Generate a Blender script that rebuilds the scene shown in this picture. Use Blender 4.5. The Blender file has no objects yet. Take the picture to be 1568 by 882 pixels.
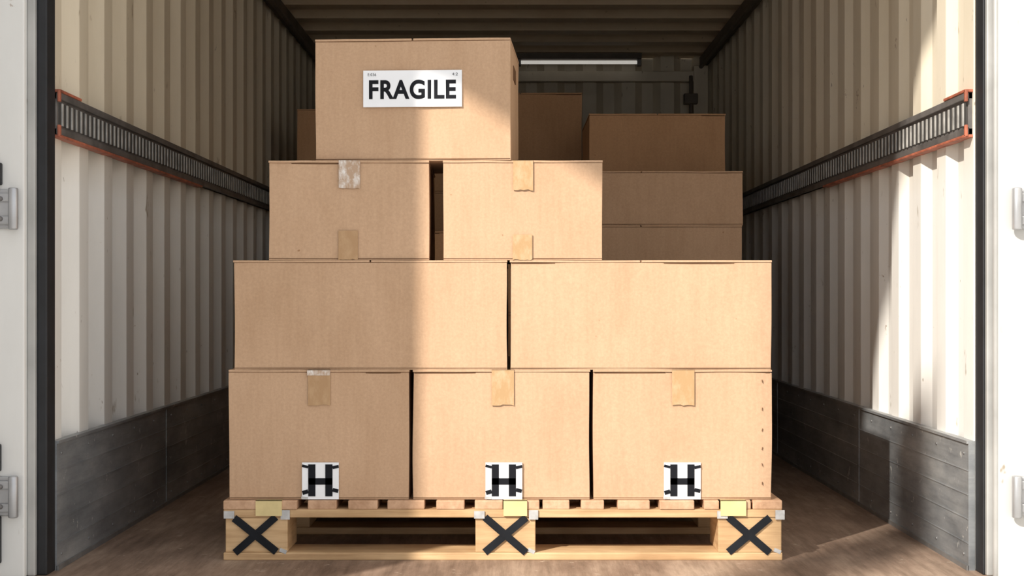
import bpy, bmesh, math, random
from mathutils import Vector, Matrix, noise
random.seed(4)
scene = bpy.context.scene
F = 2282.0; CX = 785.0; HY = 455.0; CAMY = -3.2; CAMZ = 0.565
def wx(px, y=0.0): return (px-CX)*(y-CAMY)/F
def wz(py, y=0.0): return CAMZ + (HY-py)*(y-CAMY)/F

# ------------------------------------------------------------ materials
def new_mat(name, rough=0.7, metal=0.0):
    m = bpy.data.materials.new(name); m.use_nodes = True
    nt = m.node_tree; b = nt.nodes['Principled BSDF']
    b.inputs['Roughness'].default_value = rough
    b.inputs['Metallic'].default_value = metal
    return m, nt, b
def node(nt, t, **kw):
    n = nt.nodes.new(t)
    for k, v in kw.items():
        if k in n.inputs.keys(): n.inputs[k].default_value = v
        else: setattr(n, k, v)
    return n
def coords(nt, scale=(1,1,1), rnd=True):
    tc = nt.nodes.new('ShaderNodeTexCoord')
    src = tc.outputs['Object']
    if rnd:
        oi = nt.nodes.new('ShaderNodeObjectInfo')
        mul = node(nt, 'ShaderNodeMath', operation='MULTIPLY'); mul.inputs[1].default_value = 37.0
        nt.links.new(oi.outputs['Random'], mul.inputs[0])
        add = node(nt, 'ShaderNodeVectorMath', operation='ADD')
        nt.links.new(src, add.inputs[0]); nt.links.new(mul.outputs[0], add.inputs[1])
        src = add.outputs[0]
    mp = nt.nodes.new('ShaderNodeMapping'); mp.inputs['Scale'].default_value = scale
    nt.links.new(src, mp.inputs['Vector'])
    return mp.outputs['Vector']
def noise_tex(nt, vec, scale, detail=4, rough=0.55):
    n = nt.nodes.new('ShaderNodeTexNoise'); n.inputs['Scale'].default_value = scale
    n.inputs['Detail'].default_value = detail; n.inputs['Roughness'].default_value = rough
    nt.links.new(vec, n.inputs['Vector']); return n.outputs['Fac']
def ramp(nt, fac, stops):
    r = nt.nodes.new('ShaderNodeValToRGB'); e = r.color_ramp.elements
    while len(e) < len(stops): e.new(0.5)
    for i, (p, c) in enumerate(stops):
        e[i].position = p; e[i].color = (*c, 1) if len(c) == 3 else c
    nt.links.new(fac, r.inputs['Fac']); return r.outputs['Color']
def mix(nt, fac, a, b, mode='MIX'):
    m = nt.nodes.new('ShaderNodeMix'); m.data_type = 'RGBA'; m.blend_type = mode
    for sock, v in ((m.inputs[0], fac), (m.inputs[6], a), (m.inputs[7], b)):
        if isinstance(v, (int, float)): sock.default_value = v
        elif isinstance(v, tuple): sock.default_value = (*v, 1)
        else: nt.links.new(v, sock)
    return m.outputs[2]
def bump(nt, b, h, strength, dist):
    bp = nt.nodes.new('ShaderNodeBump'); bp.inputs['Strength'].default_value = strength
    bp.inputs['Distance'].default_value = dist
    nt.links.new(h, bp.inputs['Height'])
    if b.inputs['Normal'].is_linked: nt.links.new(b.inputs['Normal'].links[0].from_socket, bp.inputs['Normal'])
    nt.links.new(bp.outputs['Normal'], b.inputs['Normal'])

def mat_cardboard(name, base, dark):
    m, nt, b = new_mat(name, 0.82)
    v = coords(nt)
    n1 = noise_tex(nt, v, 3.0, 5)
    col = ramp(nt, n1, [(0.3, dark), (0.7, base)])
    n2 = noise_tex(nt, v, 180.0, 3, 0.7)
    sp = ramp(nt, n2, [(0.3, (0.90,0.89,0.88)), (0.7, (1.03,1.03,1.03))])
    col = mix(nt, 1.0, col, sp, 'MULTIPLY')
    n3 = noise_tex(nt, coords(nt, (1,1,0.06)), 120, 2)
    st = ramp(nt, n3, [(0.35, (0.965,0.96,0.955)), (0.6, (1,1,1))])
    col = mix(nt, 1.0, col, st, 'MULTIPLY')
    n4 = noise_tex(nt, v, 60, 1)
    fl = ramp(nt, n4, [(0.17, (0.65,0.55,0.45)), (0.20, (1,1,1))])
    col = mix(nt, 1.0, col, fl, 'MULTIPLY')
    n6 = noise_tex(nt, coords(nt, (1.0,1,0.35)), 13, 6, 0.7)
    sf = ramp(nt, n6, [(0.30, (0.94,0.92,0.90)), (0.5, (1,1,1)), (0.72, (1.05,1.05,1.06))])
    col = mix(nt, 1.0, col, sf, 'MULTIPLY')
    nt.links.new(col, b.inputs['Base Color'])
    bump(nt, b, n3, 0.08, 0.002)
    bump(nt, b, noise_tex(nt, v, 7, 3, 0.6), 0.25, 0.006)
    b.inputs['Specular IOR Level'].default_value = 0.25
    return m
M_card = mat_cardboard('cardboard', (0.570,0.382,0.250), (0.525,0.346,0.220))
M_card_b = mat_cardboard('cardboard_brown', (0.58,0.35,0.195), (0.51,0.30,0.16))

def mat_flat(name, col, rough=0.6, metal=0.0, var=0.1, scale=20, spec=0.5):
    m, nt, b = new_mat(name, rough, metal)
    b.inputs['Specular IOR Level'].default_value = spec
    n = noise_tex(nt, coords(nt), scale, 4)
    d = tuple(c*(1-var) for c in col); l = tuple(min(1, c*(1+var)) for c in col)
    nt.links.new(ramp(nt, n, [(0.3, d), (0.7, l)]), b.inputs['Base Color'])
    return m
M_seam = mat_flat('cardboard_edge', (0.16,0.09,0.05), 0.9, spec=.1)
M_label = mat_flat('label_paper', (0.86,0.88,0.92), 0.5, 0, 0.02)
M_ink = mat_flat('black_ink', (0.010,0.011,0.015), 0.7, 0, 0.2, spec=.15)
M_blacktape = mat_flat('black_tape', (0.010,0.012,0.016), 0.7, 0, 0.3, spec=.2)
M_yellow = mat_flat('masking_tape', (0.68,0.55,0.27), 0.6, 0, 0.12)
M_grey = mat_flat('grey_tape', (0.46,0.46,0.46), 0.4, 0.0, 0.2, 60)
def mat_tape(name, col, hi):
    m, nt, b = new_mat(name, 0.35)
    n = noise_tex(nt, coords(nt, (1,1,0.5)), 55, 6, 0.7)
    nt.links.new(ramp(nt, n, [(0.45, col), (0.66, hi)]), b.inputs['Base Color'])
    bump(nt, b, n, 0.3, 0.002)
    return m
M_tape = mat_tape('packing_tape', (0.40,0.235,0.11), (0.46,0.29,0.15))
M_tape_w = mat_tape('clear_tape', (0.44,0.30,0.20), (0.80,0.78,0.76))
M_tape_l = mat_tape('light_tape', (0.45,0.285,0.14), (0.54,0.37,0.22))

def mat_paint(name, base, dirt, rust=True, rough=0.5, low=None):
    m, nt, b = new_mat(name, rough)
    v = coords(nt, rnd=False)
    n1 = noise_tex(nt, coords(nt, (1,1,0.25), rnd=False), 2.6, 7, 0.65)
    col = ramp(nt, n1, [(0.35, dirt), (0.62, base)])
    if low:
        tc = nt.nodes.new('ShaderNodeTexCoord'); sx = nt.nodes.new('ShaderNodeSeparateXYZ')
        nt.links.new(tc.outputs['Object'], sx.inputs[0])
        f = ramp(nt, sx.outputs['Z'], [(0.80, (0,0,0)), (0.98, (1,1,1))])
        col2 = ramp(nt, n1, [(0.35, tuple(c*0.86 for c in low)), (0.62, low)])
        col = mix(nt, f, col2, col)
    n2 = noise_tex(nt, coords(nt, (1,1,0.35), rnd=False), 34, 3, 0.6)
    sc = ramp(nt, n2, [(0.25, (0.45,0.38,0.30)), (0.32, (1,1,1))])
    col = mix(nt, 0.8, col, sc, 'MULTIPLY')
    if rust:
        n3 = noise_tex(nt, v, 9, 8, 0.75)
        rm = ramp(nt, n3, [(0.66, (0,0,0)), (0.70, (1,1,1))])
        col = mix(nt, rm, col, (0.30,0.20,0.13))
        # short dark scratches
        n5 = noise_tex(nt, coords(nt, (1,3.0,0.8), rnd=False), 16, 3, 0.8)
        sm = ramp(nt, n5, [(0.70, (0,0,0)), (0.74, (1,1,1))])
        col = mix(nt, sm, col, (0.34,0.29,0.23))
    nt.links.new(col, b.inputs['Base Color'])
    bump(nt, b, n1, 0.15, 0.01)
    return m
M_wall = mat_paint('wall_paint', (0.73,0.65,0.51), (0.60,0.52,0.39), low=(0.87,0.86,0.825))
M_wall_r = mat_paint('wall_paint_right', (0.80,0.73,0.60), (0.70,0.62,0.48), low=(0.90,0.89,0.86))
M_ceil = mat_paint('ceiling_paint', (0.78,0.64,0.46), (0.66,0.52,0.36), rust=False)
M_white = mat_paint('door_paint', (0.78,0.78,0.765), (0.70,0.70,0.685), rough=0.4)
M_white_r = mat_paint('door_paint_sun_dimmed', (0.56,0.56,0.55), (0.50,0.50,0.49), rough=0.5)  # same door paint, darkened to offset strong sun on the right post
M_rubber = mat_flat('rubber_seal', (0.012,0.013,0.016), 0.6, 0, 0.3)
M_steel = mat_flat('rail_steel', (0.17,0.16,0.155), 0.5, 0.3, 0.35, 14)
M_dark = mat_flat('dark_recess', (0.05,0.048,0.046), 0.8)
M_bright = mat_flat('worn_steel', (0.36,0.35,0.33), 0.5, 0.2, 0.35, 30)
M_red = mat_flat('red_oxide_trim', (0.42,0.13,0.075), 0.6, 0, 0.4, 25)
M_post = mat_flat('post_grey', (0.42,0.42,0.41), 0.45, 0.2, 0.15, 8)
M_chrome = mat_flat('hinge_steel', (0.46,0.47,0.49), 0.35, 0.6, 0.15, 12)
M_beam = mat_flat('dark_beam', (0.13,0.10,0.075), 0.6, 0, 0.3, 6)
M_bolt = mat_flat('bolt_steel', (0.22,0.22,0.22), 0.5, 0.4, 0.2)
M_tube, nt_, b_ = new_mat('lamp_diffuser', 0.3)
b_.inputs['Base Color'].default_value = (.85,.86,.85,1)
b_.inputs['Emission Color'].default_value = (1,0.95,0.86,1); b_.inputs['Emission Strength'].default_value = 0.42

def mat_plate():
    m, nt, b = new_mat('kick_plate_metal', 0.42, 0.3)
    n1 = noise_tex(nt, coords(nt, (1,0.6,1.6), rnd=False), 5, 7, 0.65)
    col = ramp(nt, n1, [(0.3, (0.17,0.185,0.20)), (0.5, (0.29,0.305,0.32)), (0.72, (0.46,0.47,0.47))])
    n2 = noise_tex(nt, coords(nt, (1,1,14), rnd=False), 6, 4, 0.7)
    col = mix(nt, 0.6, col, ramp(nt, n2, [(0.3,(0.7,0.7,0.7)),(0.5,(1,1,1)),(0.75,(1.2,1.2,1.2))]), 'MULTIPLY')
    n3 = noise_tex(nt, coords(nt, (1,1,1), rnd=False), 26, 5, 0.7)
    col = mix(nt, ramp(nt, n3, [(0.64,(0,0,0)),(0.68,(1,1,1))]), col, (0.62,0.62,0.60))
    nt.links.new(col, b.inputs['Base Color']); bump(nt, b, n1, 0.3, 0.006)
    return m
M_plate = mat_plate()
def mat_floor():
    m, nt, b = new_mat('worn_plywood_floor', 0.6)
    n1 = noise_tex(nt, coords(nt, (1,0.35,1), rnd=False), 4, 8, 0.68)
    col = ramp(nt, n1, [(0.3, (0.12,0.078,0.055)), (0.5, (0.28,0.195,0.145)), (0.72, (0.50,0.38,0.29))])
    n2 = noise_tex(nt, coords(nt, (7,0.5,1), rnd=False), 9, 5, 0.7)
    col = mix(nt, 0.8, col, ramp(nt, n2, [(0.3,(0.55,0.53,0.5)),(0.6,(1.05,1.05,1.05))]), 'MULTIPLY')
    n3 = noise_tex(nt, coords(nt, (1,1,1), rnd=False), 22, 5, 0.75)
    col = mix(nt, ramp(nt, n3, [(0.62,(0,0,0)),(0.70,(1,1,1))]), col, (0.52,0.43,0.35))
    nt.links.new(col, b.inputs['Base Color']); bump(nt, b, n2, 0.3, 0.004)
    return m
M_floor = mat_floor()
def mat_wood(name, stretch, l, d):
    m, nt, b = new_mat(name, 0.7)
    n1 = noise_tex(nt, coords(nt, stretch), 14, 6, 0.65)
    col = ramp(nt, n1, [(0.3, d), (0.65, l)])
    n2 = noise_tex(nt, coords(nt), 7, 3)
    col = mix(nt, 0.8, col, ramp(nt, n2, [(0.35,(0.75,0.68,0.6)),(0.6,(1.05,1.03,1))]), 'MULTIPLY')
    nt.links.new(col, b.inputs['Base Color']); bump(nt, b, n1, 0.3, 0.003)
    return m
M_woodx = mat_wood('pallet_wood', (0.25,1,5), (0.66,0.46,0.26), (0.44,0.275,0.14))
M_wooddeck = mat_wood('pallet_wood_deck', (4,0.2,4), (0.64,0.42,0.28), (0.46,0.28,0.17))
M_ground = mat_flat('concrete_ground', (0.55,0.53,0.50), 0.9, 0, 0.12, 2)
M_blocker = mat_flat('blocker_grey', (0.42,0.42,0.40), 0.8, 0, 0.1, 3)  # plain grey shared by the added sun blockers

# ------------------------------------------------------------ mesh builder
class MB:
    def __init__(s): s.bm = bmesh.new(); s.mats = []
    def mi(s, m):
        if m not in s.mats: s.mats.append(m)
        return s.mats.index(m)
    def box(s, x0,x1,y0,y1,z0,z1, m, rot=None, piv=None):
        b2 = bmesh.new(); bmesh.ops.create_cube(b2, size=1)
        for v in b2.verts:
            v.co = Vector(((v.co.x+.5)*(x1-x0)+x0, (v.co.y+.5)*(y1-y0)+y0, (v.co.z+.5)*(z1-z0)+z0))
        if rot is not None:
            p = Vector(piv) if piv else Vector(((x0+x1)/2,(y0+y1)/2,(z0+z1)/2))
            for v in b2.verts: v.co = rot @ (v.co-p) + p
        s.merge(b2, m)
    def merge(s, b2, m, smooth=False):
        i = s.mi(m); mp = {}
        for v in b2.verts: mp[v] = s.bm.verts.new(v.co)
        for f in b2.faces:
            try:
                nf = s.bm.faces.new([mp[v] for v in f.verts]); nf.material_index = i; nf.smooth = smooth
            except ValueError: pass
        b2.free()
    def prism(s, pts, y0, y1, m):   # polygon in XZ extruded along Y
        i = s.mi(m)
        a = [s.bm.verts.new((x,y0,z)) for x,z in pts]; b = [s.bm.verts.new((x,y1,z)) for x,z in pts]
        n = len(pts)
        for f in ([a, list(reversed(b))] + [[a[k],b[k],b[(k+1)%n],a[(k+1)%n]] for k in range(n)]):
            s.bm.faces.new(f).material_index = i
    def cyl(s, p0, p1, r, m, seg=20):
        b2 = bmesh.new(); p0, p1 = Vector(p0), Vector(p1); d = p1-p0
        bmesh.ops.create_cone(b2, cap_ends=True, segments=seg, radius1=r, radius2=r, depth=d.length)
        R = d.to_track_quat('Z','Y').to_matrix()
        for v in b2.verts: v.co = R @ v.co + (p0+p1)/2
        s.merge(b2, m, True)
    def obj(s, name, loc=(0,0,0), bevel=0, parent=None):
        me = bpy.data.meshes.new(name)
        bmesh.ops.recalc_face_normals(s.bm, faces=s.bm.faces)
        s.bm.to_mesh(me); s.bm.free()
        for m in s.mats: me.materials.append(m)
        o = bpy.data.objects.new(name, me); scene.collection.objects.link(o); o.location = loc
        if bevel:
            md = o.modifiers.new('bevel','BEVEL'); md.width = bevel; md.segments = 2
            md.limit_method = 'ANGLE'; md.angle_limit = math.radians(50)
        if parent: o.parent = parent
        return o

# ------------------------------------------------------------ container shell
Y0, Y1, HW, H = -0.12, 4.1, 0.955, 1.74
def corrugated(name, axis, side, a0, a1, b0, b1, base, depth, pitch, mat):
    bm = bmesh.new(); pts = []; t = a0
    prof = [(0,0),(0.34,0),(0.52,1),(0.82,1)]
    while t < a1:
        for f, d in prof:
            if t+f*pitch <= a1: pts.append((t+f*pitch, d*depth))
        t += pitch
    pts.append((a1, 0))
    rows = []
    for bb in (b0, b1):
        row = []
        for a, d in pts:
            if axis == 'x': co = (side*(base+d), a, bb)      # side wall
            elif axis == 'z': co = (bb, a, base+d)            # ceiling
            else: co = (a, base+d, bb)                        # end wall
            row.append(bm.verts.new(co))
        rows.append(row)
    for k in range(len(pts)-1):
        bm.faces.new([rows[0][k], rows[0][k+1], rows[1][k+1], rows[1][k]])
    me = bpy.data.meshes.new(name); bm.to_mesh(me); bm.free(); me.materials.append(mat)
    o = bpy.data.objects.new(name, me); scene.collection.objects.link(o)
    sd = o.modifiers.new('sheet','SOLIDIFY'); sd.thickness = 0.004; sd.offset = 0
    bv = o.modifiers.new('bevel','BEVEL'); bv.width = 0.012; bv.segments = 3; bv.limit_method='ANGLE'; bv.angle_limit=math.radians(15)
    return o
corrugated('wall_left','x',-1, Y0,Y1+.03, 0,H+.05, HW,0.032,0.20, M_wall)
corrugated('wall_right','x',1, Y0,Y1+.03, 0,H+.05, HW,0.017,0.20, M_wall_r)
corrugated('wall_back','y',1, -HW-.03,HW+.03, 0,H+.05, Y1,0.035,0.19, M_wall)
corrugated('ceiling','z',1, Y0,Y1+.03, -HW-.04,HW+.04, H,0.040,0.29, M_ceil)
f = MB(); f.box(-1.12,1.12,-0.21,Y1+.04,-0.14,0, M_floor); f.obj('floor')
g = MB(); g.box(-14,14,-16,10,-0.34,-0.14, M_ground); g.obj('ground')

for sgn, nm in ((-1,'left'),(1,'right')):
    # kick plate
    k = MB()
    def B(a,b,*r):
        lo, hi = sorted((sgn*a, sgn*b)); k.box(lo,hi,*r)
    B(0.942,0.956, Y0,Y1, 0.0,0.262, M_plate)
    B(0.938,0.956, Y0,Y1, 0.262,0.268, M_plate)
    B(0.938,0.943, Y0,Y1, 0.0,0.010, M_bolt)
    for yy in (0.85,2.1,3.2): B(0.9405,0.943, yy,yy+.02, 0.010,0.262, M_plate)
    for zz in (0.055,0.105,0.155,0.205): B(0.9405,0.9425, Y0,Y1, zz,zz+.002, M_plate)
    yy = Y0+.03
    while yy < Y1:
        for zz in (0.03,0.24): k.cyl((sgn*0.943,yy,zz),(sgn*0.940,yy,zz),0.003,M_bolt,10)
        yy += 0.20
    k.obj('baseboard_'+nm)
    # e-track rail
    k = MB()
    z0, z1 = 0.902, 0.990
    B(0.945,0.957, Y0+.01,Y1, z0,z1, M_steel)
    B(0.938,0.957, Y0+.01,Y1, z1-.014,z1, M_steel)
    B(0.938,0.957, Y0+.01,Y1, z0,z0+.014, M_steel)
    B(0.9435,0.946, Y0+.02,Y1, z0+.020,z1-.020, M_dark)
    yy = Y0+.035
    while yy < Y1-.03:
        B(0.9405,0.946, yy,yy+.009, z0+.020,z1-.020, M_bright); yy += .034
    B(0.936,0.957, Y0+.005,Y0+.16, z1,z1+.006, M_red)
    B(0.936,0.957, Y0+.005,1.3, z0-.006,z0, M_red)
    B(0.936,0.942, Y0+.002,Y0+.012, z0-.004,z0+.02, M_red)
    B(0.936,0.942, Y0+.002,Y0+.012, z1-.02,z1+.004, M_red)
    k.obj('cargo_rail_'+nm, bevel=0.0015)
    # top side rail
    k = MB()
    B(0.915,0.957, Y0,Y1, H-.04,H, M_beam)
    k.cyl((sgn*.915,Y0,H-.055),(sgn*.915,Y1,H-.055),0.010,M_beam)
    k.obj('trim_ceiling_'+nm, bevel=0.003)
    # door frame post with seal and hinges
    k = MB()
    if sgn < 0:
        B(0.945,0.966, -0.175,-0.12, 0,H+.3, M_rubber)
        B(0.966,0.983, -0.185,-0.12, 0,H+.3, M_post)
        B(0.983,1.075, -0.20,-0.12, 0,H+.3, M_white)
    else:
        B(0.956,0.961, -0.170,-0.12, 0,H+.3, M_rubber)
        B(0.961,0.978, -0.180,-0.12, 0,H+.3, M_post)
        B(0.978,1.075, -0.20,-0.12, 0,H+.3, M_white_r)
        k.cyl((sgn*.976,-.19,0),(sgn*.976,-.19,H+.3),0.006,M_post)
    B(0.957,1.075, -0.12,-0.10, 0,H+.3, M_white)
    for hz in (0.742,0.165,1.35):
        xx = 1.000 if sgn < 0 else 1.010
        B(xx,xx+.055, -0.208,-0.20, hz-.040,hz+.040, M_chrome)
        B(xx-.006,xx+.04, -0.215,-0.208, hz-.032,hz-.014, M_chrome)
        B(xx-.006,xx+.04, -0.215,-0.208, hz+.014,hz+.032, M_chrome)
        k.cyl((sgn*(xx),-.216,hz-.042),(sgn*(xx),-.216,hz+.042),0.010,M_chrome)
        for dz in (-.02,.02): k.cyl((sgn*(xx+.026),-.208,hz+dz),(sgn*(xx+.026),-.220,hz+dz),0.005,M_steel,12)
    if sgn < 0:
        B(1.026,1.06, -0.215,-0.20, 0.79,0.835, M_rubber)
        B(1.028,1.06, -0.215,-0.20, 0.03,0.125, M_rubber)
        B(1.028,1.06, -0.215,-0.20, 0.215,0.27, M_rubber)
    k.obj('trim_1' if sgn<0 else 'trim_2', bevel=0.003)
    # open door leaf, swung out 90 degrees
    k = MB()
    B(1.085,1.135, -1.17,-0.22, -0.10,2.12, M_white)
    for zz in (0.1,0.75,1.35,1.95): B(1.078,1.086, -1.13,-0.26, zz-.02,zz+.02, M_white)
    k.cyl((sgn*1.15,-1.0,-.05),(sgn*1.15,-1.0,2.1),0.016,M_chrome)
    for zz in (0.0,0.9,1.9): B(1.134,1.17, -1.025,-0.975, zz,zz+.06, M_steel)
    B(1.085,1.13, -0.23,-0.19, 0.0,2.0, M_post)
    k.obj('door_1' if sgn<0 else 'door_2', bevel=0.003)

k = MB(); k.box(-1.12,1.12,-0.20,-0.12,H+.0,H+.3, M_white); k.obj('trim_header')
# back wall frame
k = MB()
k.box(-.93,.93, Y1-.05,Y1+.0, H-.125,H-.075, M_wall)
for s_ in (-1,1):
    lo,hi = sorted((s_*.95,s_*.88)); k.box(lo,hi, Y1-.06,Y1, 0,H-.05, M_wall)
    k.cyl((s_*.865,Y1-.07,0.0),(s_*.865,Y1-.07,H-.1),0.009,M_beam)
    for zz in (0.5,1.0,1.50):
        lo,hi = sorted((s_*.895,s_*.83)); k.box(lo,hi, Y1-.10,Y1-.05, zz,zz+.05, M_beam)
k.obj('trim_back', bevel=0.003)
k = MB()
k.box(0.02,0.62, Y1-.14,Y1-.06, H-.03,H, M_beam)
k.cyl((0.04,Y1-.11,H-.042),(0.60,Y1-.11,H-.042),0.009,M_tube)
k.box(0.02,0.04, Y1-.13,Y1-.09, H-.06,H-.03, M_steel); k.box(0.60,0.62, Y1-.13,Y1-.09, H-.06,H-.03, M_steel)
k.obj('ceiling_tube_lamp', bevel=0.002)

# ------------------------------------------------------------ cardboard boxes
def cardboard_box(x0,x1,y0,d,z0,z1, tape_top=None, tape_bot=None, mat=None, rot=0, wob=1.0, staples=False, name='cardboard_box'):
    mat = mat or M_card
    w, h = x1-x0, z1-z0; k = MB(); sd = random.uniform(0,100)
    t = 0.0045
    b2 = bmesh.new(); bmesh.ops.create_cube(b2, size=1)
    for v in b2.verts: v.co = Vector((v.co.x*w, (v.co.y+.5)*d, (v.co.z+.5)*(h-t-.0012)))
    bmesh.ops.subdivide_edges(b2, edges=b2.edges, cuts=9, use_grid_fill=True)
    for v in b2.verts:
        c = v.co; n = noise.noise_vector(Vector((c.x*5+sd, c.y*5, c.z*6)))
        c.x += n.x*0.0026*wob; c.y += (n.y*0.0026+ 0.0008)*wob
        if c.z > 0.001: c.z += min(0, n.z*0.0016)*wob
    k.merge(b2, mat)
    e = 0.0012
    # outer flaps meeting on a centre seam that runs front to back
    g = 0.0018
    for xa,xb in ((-w/2-e,-g),(g,w/2+e)):
        b3 = bmesh.new(); bmesh.ops.create_cube(b3, size=1)
        for v in b3.verts:
            v.co = Vector(((v.co.x+.5)*(xb-xa)+xa, (v.co.y+.5)*(d+2*e)-e, (v.co.z+.5)*t+h-t))
        bmesh.ops.subdivide_edges(b3, edges=[q for q in b3.edges if abs((q.verts[0].co-q.verts[1].co).x)>.01], cuts=9)
        for v in b3.verts:
            n = noise.noise_vector(Vector((v.co.x*9+sd, v.co.y*3, 3.1)))
            if v.co.y < d/2: v.co.y += n.y*.0016*wob
            v.co.z += -abs(n.z)*.0014*wob
        k.merge(b3, mat)
    k.box(-w/2+.002, w/2-.002, .0015, d-.002, h-t-.004, h-.0028, M_seam)
    # bottom fold line
    k.box(-w/2-.0006, w/2+.0006, -.0009, .004, .0030,.0042, M_seam)
    o = k.obj(name, loc=((x0+x1)/2, y0, z0), bevel=0.0026)
    o.rotation_euler.z = rot
    def strip(nm_, zc0, zc1, cx, tw, m, over):
        q = MB(); n = 8
        pts = []
        for i in range(n+1):
            pts.append((cx-tw/2+tw*i/n, zc0+random.uniform(-.0015,.0015)))
        pts += [(cx+tw/2, zc1), (cx-tw/2, zc1)]
        q.prism(pts, -.0030, -.0012, m)
        if over: q.box(cx-tw/2,cx+tw/2, -.0030, d*0.99, h-.0006, h+.0004, m)
        q.obj(nm_, parent=o)
    if tape_top: strip('tape_top', h-tape_top[0], h+.0004, tape_top[1], tape_top[2], tape_top[3], True)
    if tape_bot: strip('tape_bottom', 0.001, tape_bot[0], tape_bot[1], tape_bot[2], tape_bot[3], False)
    if staples:
        q = MB()
        for zz in (.035,.075,.11,.15,.195,.255):
            a = Matrix.Rotation(random.uniform(-.3,.3),3,'Y')
            q.box(w/2-.020,w/2-.0190,-.0028,.001, zz-.003,zz+.003, M_seam, rot=a)
        q.obj('staples', parent=o)
    return o, w, d, h

PZ = 0.129
YF = 0.012
zr1 = 0.4085; zr2 = 0.6448; zr3 = 0.8600; zr4 = 1.124
def H_label(o, pl, pr):
    # paper square with a black H made of strips
    cx = wx((pl+pr)/2,YF) - o.location.x; s = .0395; zc = wz(736,YF)-PZ
    q = MB()
    q.box(cx-s,cx+s,-.0045,-.0012, zc-s,zc+s, M_label)
    f0, f1 = -.0055, -.0044
    a = s*.27; b = s*.66
    q.box(cx-b,cx-a,f0,f1, zc-s*.84,zc+s*.90, M_ink)
    q.box(cx+a,cx+b,f0,f1, zc-s*.84,zc+s*.90, M_ink)
    q.box(cx-b,cx+b,f0,f1, zc-s*.20,zc+s*.15, M_ink)
    q.box(cx-s*.98,cx-b,f0,f1, zc-s*.72,zc-s*.50, M_ink, rot=Matrix.Rotation(-.3,3,'Y'))
    q.box(cx+b,cx+s*.98,f0,f1, zc-s*.62,zc-s*.42, M_ink, rot=Matrix.Rotation(.25,3,'Y'))
    q.box(cx-s,cx-b,f0,f1, zc+s*.72,zc+s*.86, M_ink, rot=Matrix.Rotation(.25,3,'Y'))
    q.box(cx+b,cx+s,f0,f1, zc+s*.68,zc+s*.84, M_ink, rot=Matrix.Rotation(-.2,3,'Y'))
    q.box(cx-s*1.04,cx-s*.68,-.0058,-.0044, zc-s*.98,zc-s*.86, M_grey, rot=Matrix.Rotation(.1,3,'Y'))
    q.obj('label_h', parent=o)
for pl,pr,tx,lab,tm in ((351,626,489,(463,519),M_tape_w),(633,903,770,(743,800),M_tape_l),(909,1181,1046,(1016,1073),M_tape_l)):
    c = wx((pl+pr)/2,YF)
    o,w,d,h = cardboard_box(wx(pl,YF),wx(pr,YF),YF,0.76,PZ,zr1,
        tape_top=(.076, wx(tx,YF)-c, .048, M_tape if tm is M_tape_w else tm), staples=(pl==909))
    if tm is M_tape_w:
        q = MB(); q.box(wx(tx,YF)-c-.026,wx(tx,YF)-c+.024,-.004,-.0028, h-.012,h-.001, M_tape_w); q.obj('clear_tape', parent=o)
    H_label(o, lab[0], lab[1])
cardboard_box(wx(358,YF),wx(776,YF),YF,0.74,zr1,zr2)
cardboard_box(wx(781.5,YF),wx(1181,YF),YF,0.74,zr1,zr2)
c = wx((412+656)/2,YF)
cardboard_box(wx(412,YF),wx(656,YF),YF+.003,0.40,zr2,zr3, rot=.018, tape_top=(.060, wx(535,YF)-c,.046,M_tape_w), tape_bot=(.064, wx(533,YF)-c,.042,M_tape))
c = wx((679+922)/2,YF)
cardboard_box(wx(679,YF),wx(922,YF),YF,0.40,zr2,zr3, tape_top=(.064, wx(801,YF)-c,.043,M_tape_l), tape_bot=(.055, wx(800,YF)-c,.042,M_tape_l))
yt = 0.020
o,w,d,h = cardboard_box(wx(482,yt),wx(781,yt),yt,0.34,zr3,zr4, rot=-0.058)
# fragile label
lc = wx(632,yt)-o.location.x; lz = wz(136,yt)-zr3; lw = .107; lh = .0395
q = MB(); q.box(lc-lw,lc+lw,-.0045,-.0012,lz-lh,lz+lh,M_label); lab = q.obj('label', parent=o)
def text(s, name, cx, cz, height, width, y, off, parent):
    cu = bpy.data.curves.new(name,'FONT'); cu.body = s; cu.size = 1; cu.offset = off; cu.extrude = 0.0
    cu.space_character = 1.08
    to = bpy.data.objects.new(name+'_tmp', cu); scene.collection.objects.link(to)
    bpy.context.view_layer.update()
    me = bpy.data.meshes.new_from_object(to.evaluated_get(bpy.context.evaluated_depsgraph_get()))
    bpy.data.objects.remove(to)
    xs = [v.co.x for v in me.vertices]; ys = [v.co.y for v in me.vertices]
    mx,Mx,my,My = min(xs),max(xs),min(ys),max(ys)
    for v in me.vertices:
        v.co = Vector((cx+(v.co.x-(mx+Mx)/2)/(Mx-mx)*width, y, cz+(v.co.y-(my+My)/2)/(My-my)*height))
    me.name = name; me.materials.clear(); me.materials.append(M_ink)
    t = bpy.data.objects.new(name, me); scene.collection.objects.link(t); t.parent = parent
text('FRAGILE','lettering',lc,lz-.002,.042,.189,-.0049,0.032,o)
text('E:036','small_print',lc-.088,lz+.0305,.006,.018,-.0049,0.0,o)
text('4:2','small_print_2',lc+.092,lz+.0305,.006,.012,-.0049,0.0,o)
q = MB()
q.box(w/2-.001,w/2+.0025, .10,.19, h-.075,h-.045, M_seam)
q.obj('hand_hole', parent=o)

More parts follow.
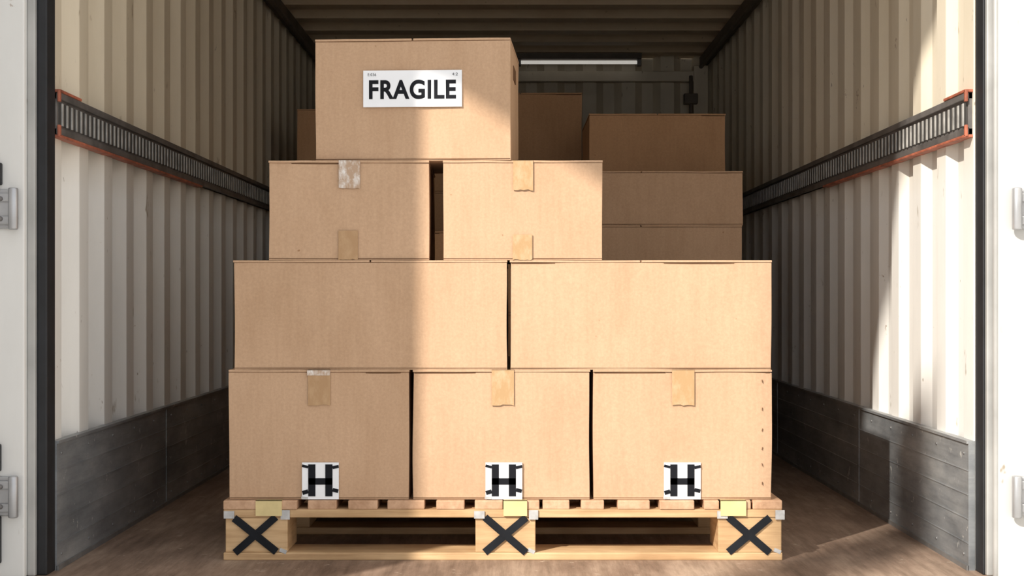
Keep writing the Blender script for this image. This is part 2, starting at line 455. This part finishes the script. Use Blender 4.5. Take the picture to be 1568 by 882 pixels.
# background stacks
def stack(x0,x1,y,d,zs,mat):
    for a,b in zip(zs[:-1],zs[1:]):
        cardboard_box(x0+random.uniform(-.002,.002),x1+random.uniform(-.003,.003),y,d,a,b,mat=mat,name='brown_carton')
stack(0.08,wx(1136,1.2),1.2,0.50,[0,.26,.517,wz(345,1.2),wz(262,1.2)],M_card)
stack(wx(902,1.8),wx(1111,1.8),1.8,0.50,[0,.32,.64,.94,wz(174,1.8)],M_card_b)
stack(-0.20,wx(891,2.4),2.4,0.50,[0,.33,.66,1.0,wz(142,2.4)],M_card_b)
stack(wx(456,2.4),-0.25,2.4,0.50,[0,.32,.64,.96,wz(167,2.4)],M_card_b)
stack(-0.50,0.04,1.2,0.50,[0,.26,.517,.76],M_card_b)

# ------------------------------------------------------------ pallet
k = MB(); PL, PR = wx(342), wx(1198); PD = 0.80
for a,b in ((342,393),(397,455),(471,515),(533,578),(593,650),(668,711),(727,770),(774,826),(831,872),(890,925),(946,995),(1010,1063),(1078,1101),(1105,1150),(1153,1198)):
    k.box(wx(a),wx(b), random.uniform(-.003,.002),PD, .109,PZ-.0008, M_wooddeck)
for ya,yb in ((0,.11),(.35,.45),(.69,.80)):
    k.box(PL,PR, ya,yb, .0915,.109, M_woodx)
    k.box(PL,PR, ya-.001,yb, 0,.0165, M_woodx)
    for a,b in ((345,440),(728,820),(1100,1197)):
        k.box(wx(a),wx(b), ya+.002,yb+.03 if ya<.6 else yb, .0165,.0915, M_woodx)
pal = k.obj('wooden_pallet', bevel=0.002)
q = MB()
for i,(cxp) in enumerate((391,774,1147)):
    cx = wx(cxp); cz = wz(819)
    for sg in (-1,1):
        ang = math.atan2(.072,.088)+random.uniform(-.04,.04)
        q.box(cx-.058,cx+.058, -.0026-.0008*(sg>0),.003, cz-.0078,cz+.0078, M_blacktape, rot=Matrix.Rotation(sg*ang,3,'Y'))
    L,R = ((345,440),(728,820),(1100,1197))[i]
    yl,yr = ((392,432),(771,807),(1103,1142))[i]
    q.box(wx(yl),wx(yr), -.0055,-.001, .096,PZ, M_yellow)
    q.box(wx(yl),wx(yr), -.0055,.010, PZ-.0009,PZ, M_yellow)
    q.box(wx(L-2),wx(L+14), -.0035,-.001, .090,.106, M_grey)
    q.box(wx(R-10),wx(R+4), -.0040,-.001, .088,.108, M_grey)
    q.box(wx(R-12),wx(R-1), -.0015,.003, .016,.024, M_grey, rot=Matrix.Rotation(.4,3,'Y'))
q.obj('tape_marks', parent=pal)

# ------------------------------------------------------------ added sun blockers (outside the frame)
SX, SZ = 0.75, -0.85
S = Vector((SX,1.0,SZ))
ys = -1.70; sxh, szh = SX*ys, SZ*ys
k = MB()
low = [(-.95,1.32),(-.15,1.035),(.19,.815),(.27,.80),(.56,1.20),(.64,1.32),(.95,1.44),(1.6,1.56)]
pts = [(x+sxh, z+szh) for x,z in low] + [(1.6+sxh,1.95+szh),(-.95+sxh,1.95+szh)]
k.prism(pts, ys-.004, ys+.004, M_blocker)
k.cyl((-2.3,ys,1.95+szh),(2.3,ys,1.95+szh),0.03,M_steel)
k.cyl((-2.3,ys,-.14),(-2.3,ys,1.95+szh),0.04,M_steel); k.cyl((2.3,ys,-.14),(2.3,ys,1.95+szh),0.04,M_steel)
k.obj('added_sun_blocker')  # unseen sheet on posts, added and cut to shape the sun's shadow edge
yp = -4.0
k = MB(); k.box(.57+SX*yp,.745+SX*yp,yp-.1,yp,-.14,.62+SZ*yp,M_blocker); k.box(.53+SX*yp,.80+SX*yp,yp-.16,yp+.06,-.14,0.05,M_blocker)
k.obj('added_shadow_pillar', bevel=0.01)  # unseen post added behind the camera to shade the lower right wall

# ------------------------------------------------------------ light
sun = bpy.data.lights.new('sun','SUN'); sun.energy = 5.6; sun.angle = math.radians(1.1); sun.color = (1.0,0.925,0.82)
so = bpy.data.objects.new('sun', sun); scene.collection.objects.link(so)
so.rotation_euler = S.to_track_quat('-Z','Y').to_euler(); so.location = (-4,-6,6)
w_ = bpy.data.worlds.new('sky'); scene.world = w_; w_.use_nodes = True
bg = w_.node_tree.nodes['Background']; bg.inputs[0].default_value = (0.97,0.98,1.0,1); bg.inputs[1].default_value = 1.10

cam = bpy.data.cameras.new('camera'); co = bpy.data.objects.new('camera', cam); scene.collection.objects.link(co)
co.location = (0,CAMY,CAMZ); co.rotation_euler = (math.radians(90),0,0)
cam.sensor_width = 36; cam.lens = 36*F/1568.0
cam.shift_x = -(CX-784)/1568.0; cam.shift_y = (HY-441)/1568.0
scene.camera = co
scene.view_settings.view_transform = 'Standard'
scene.view_settings.look = 'None'
scene.view_settings.exposure = 0.0
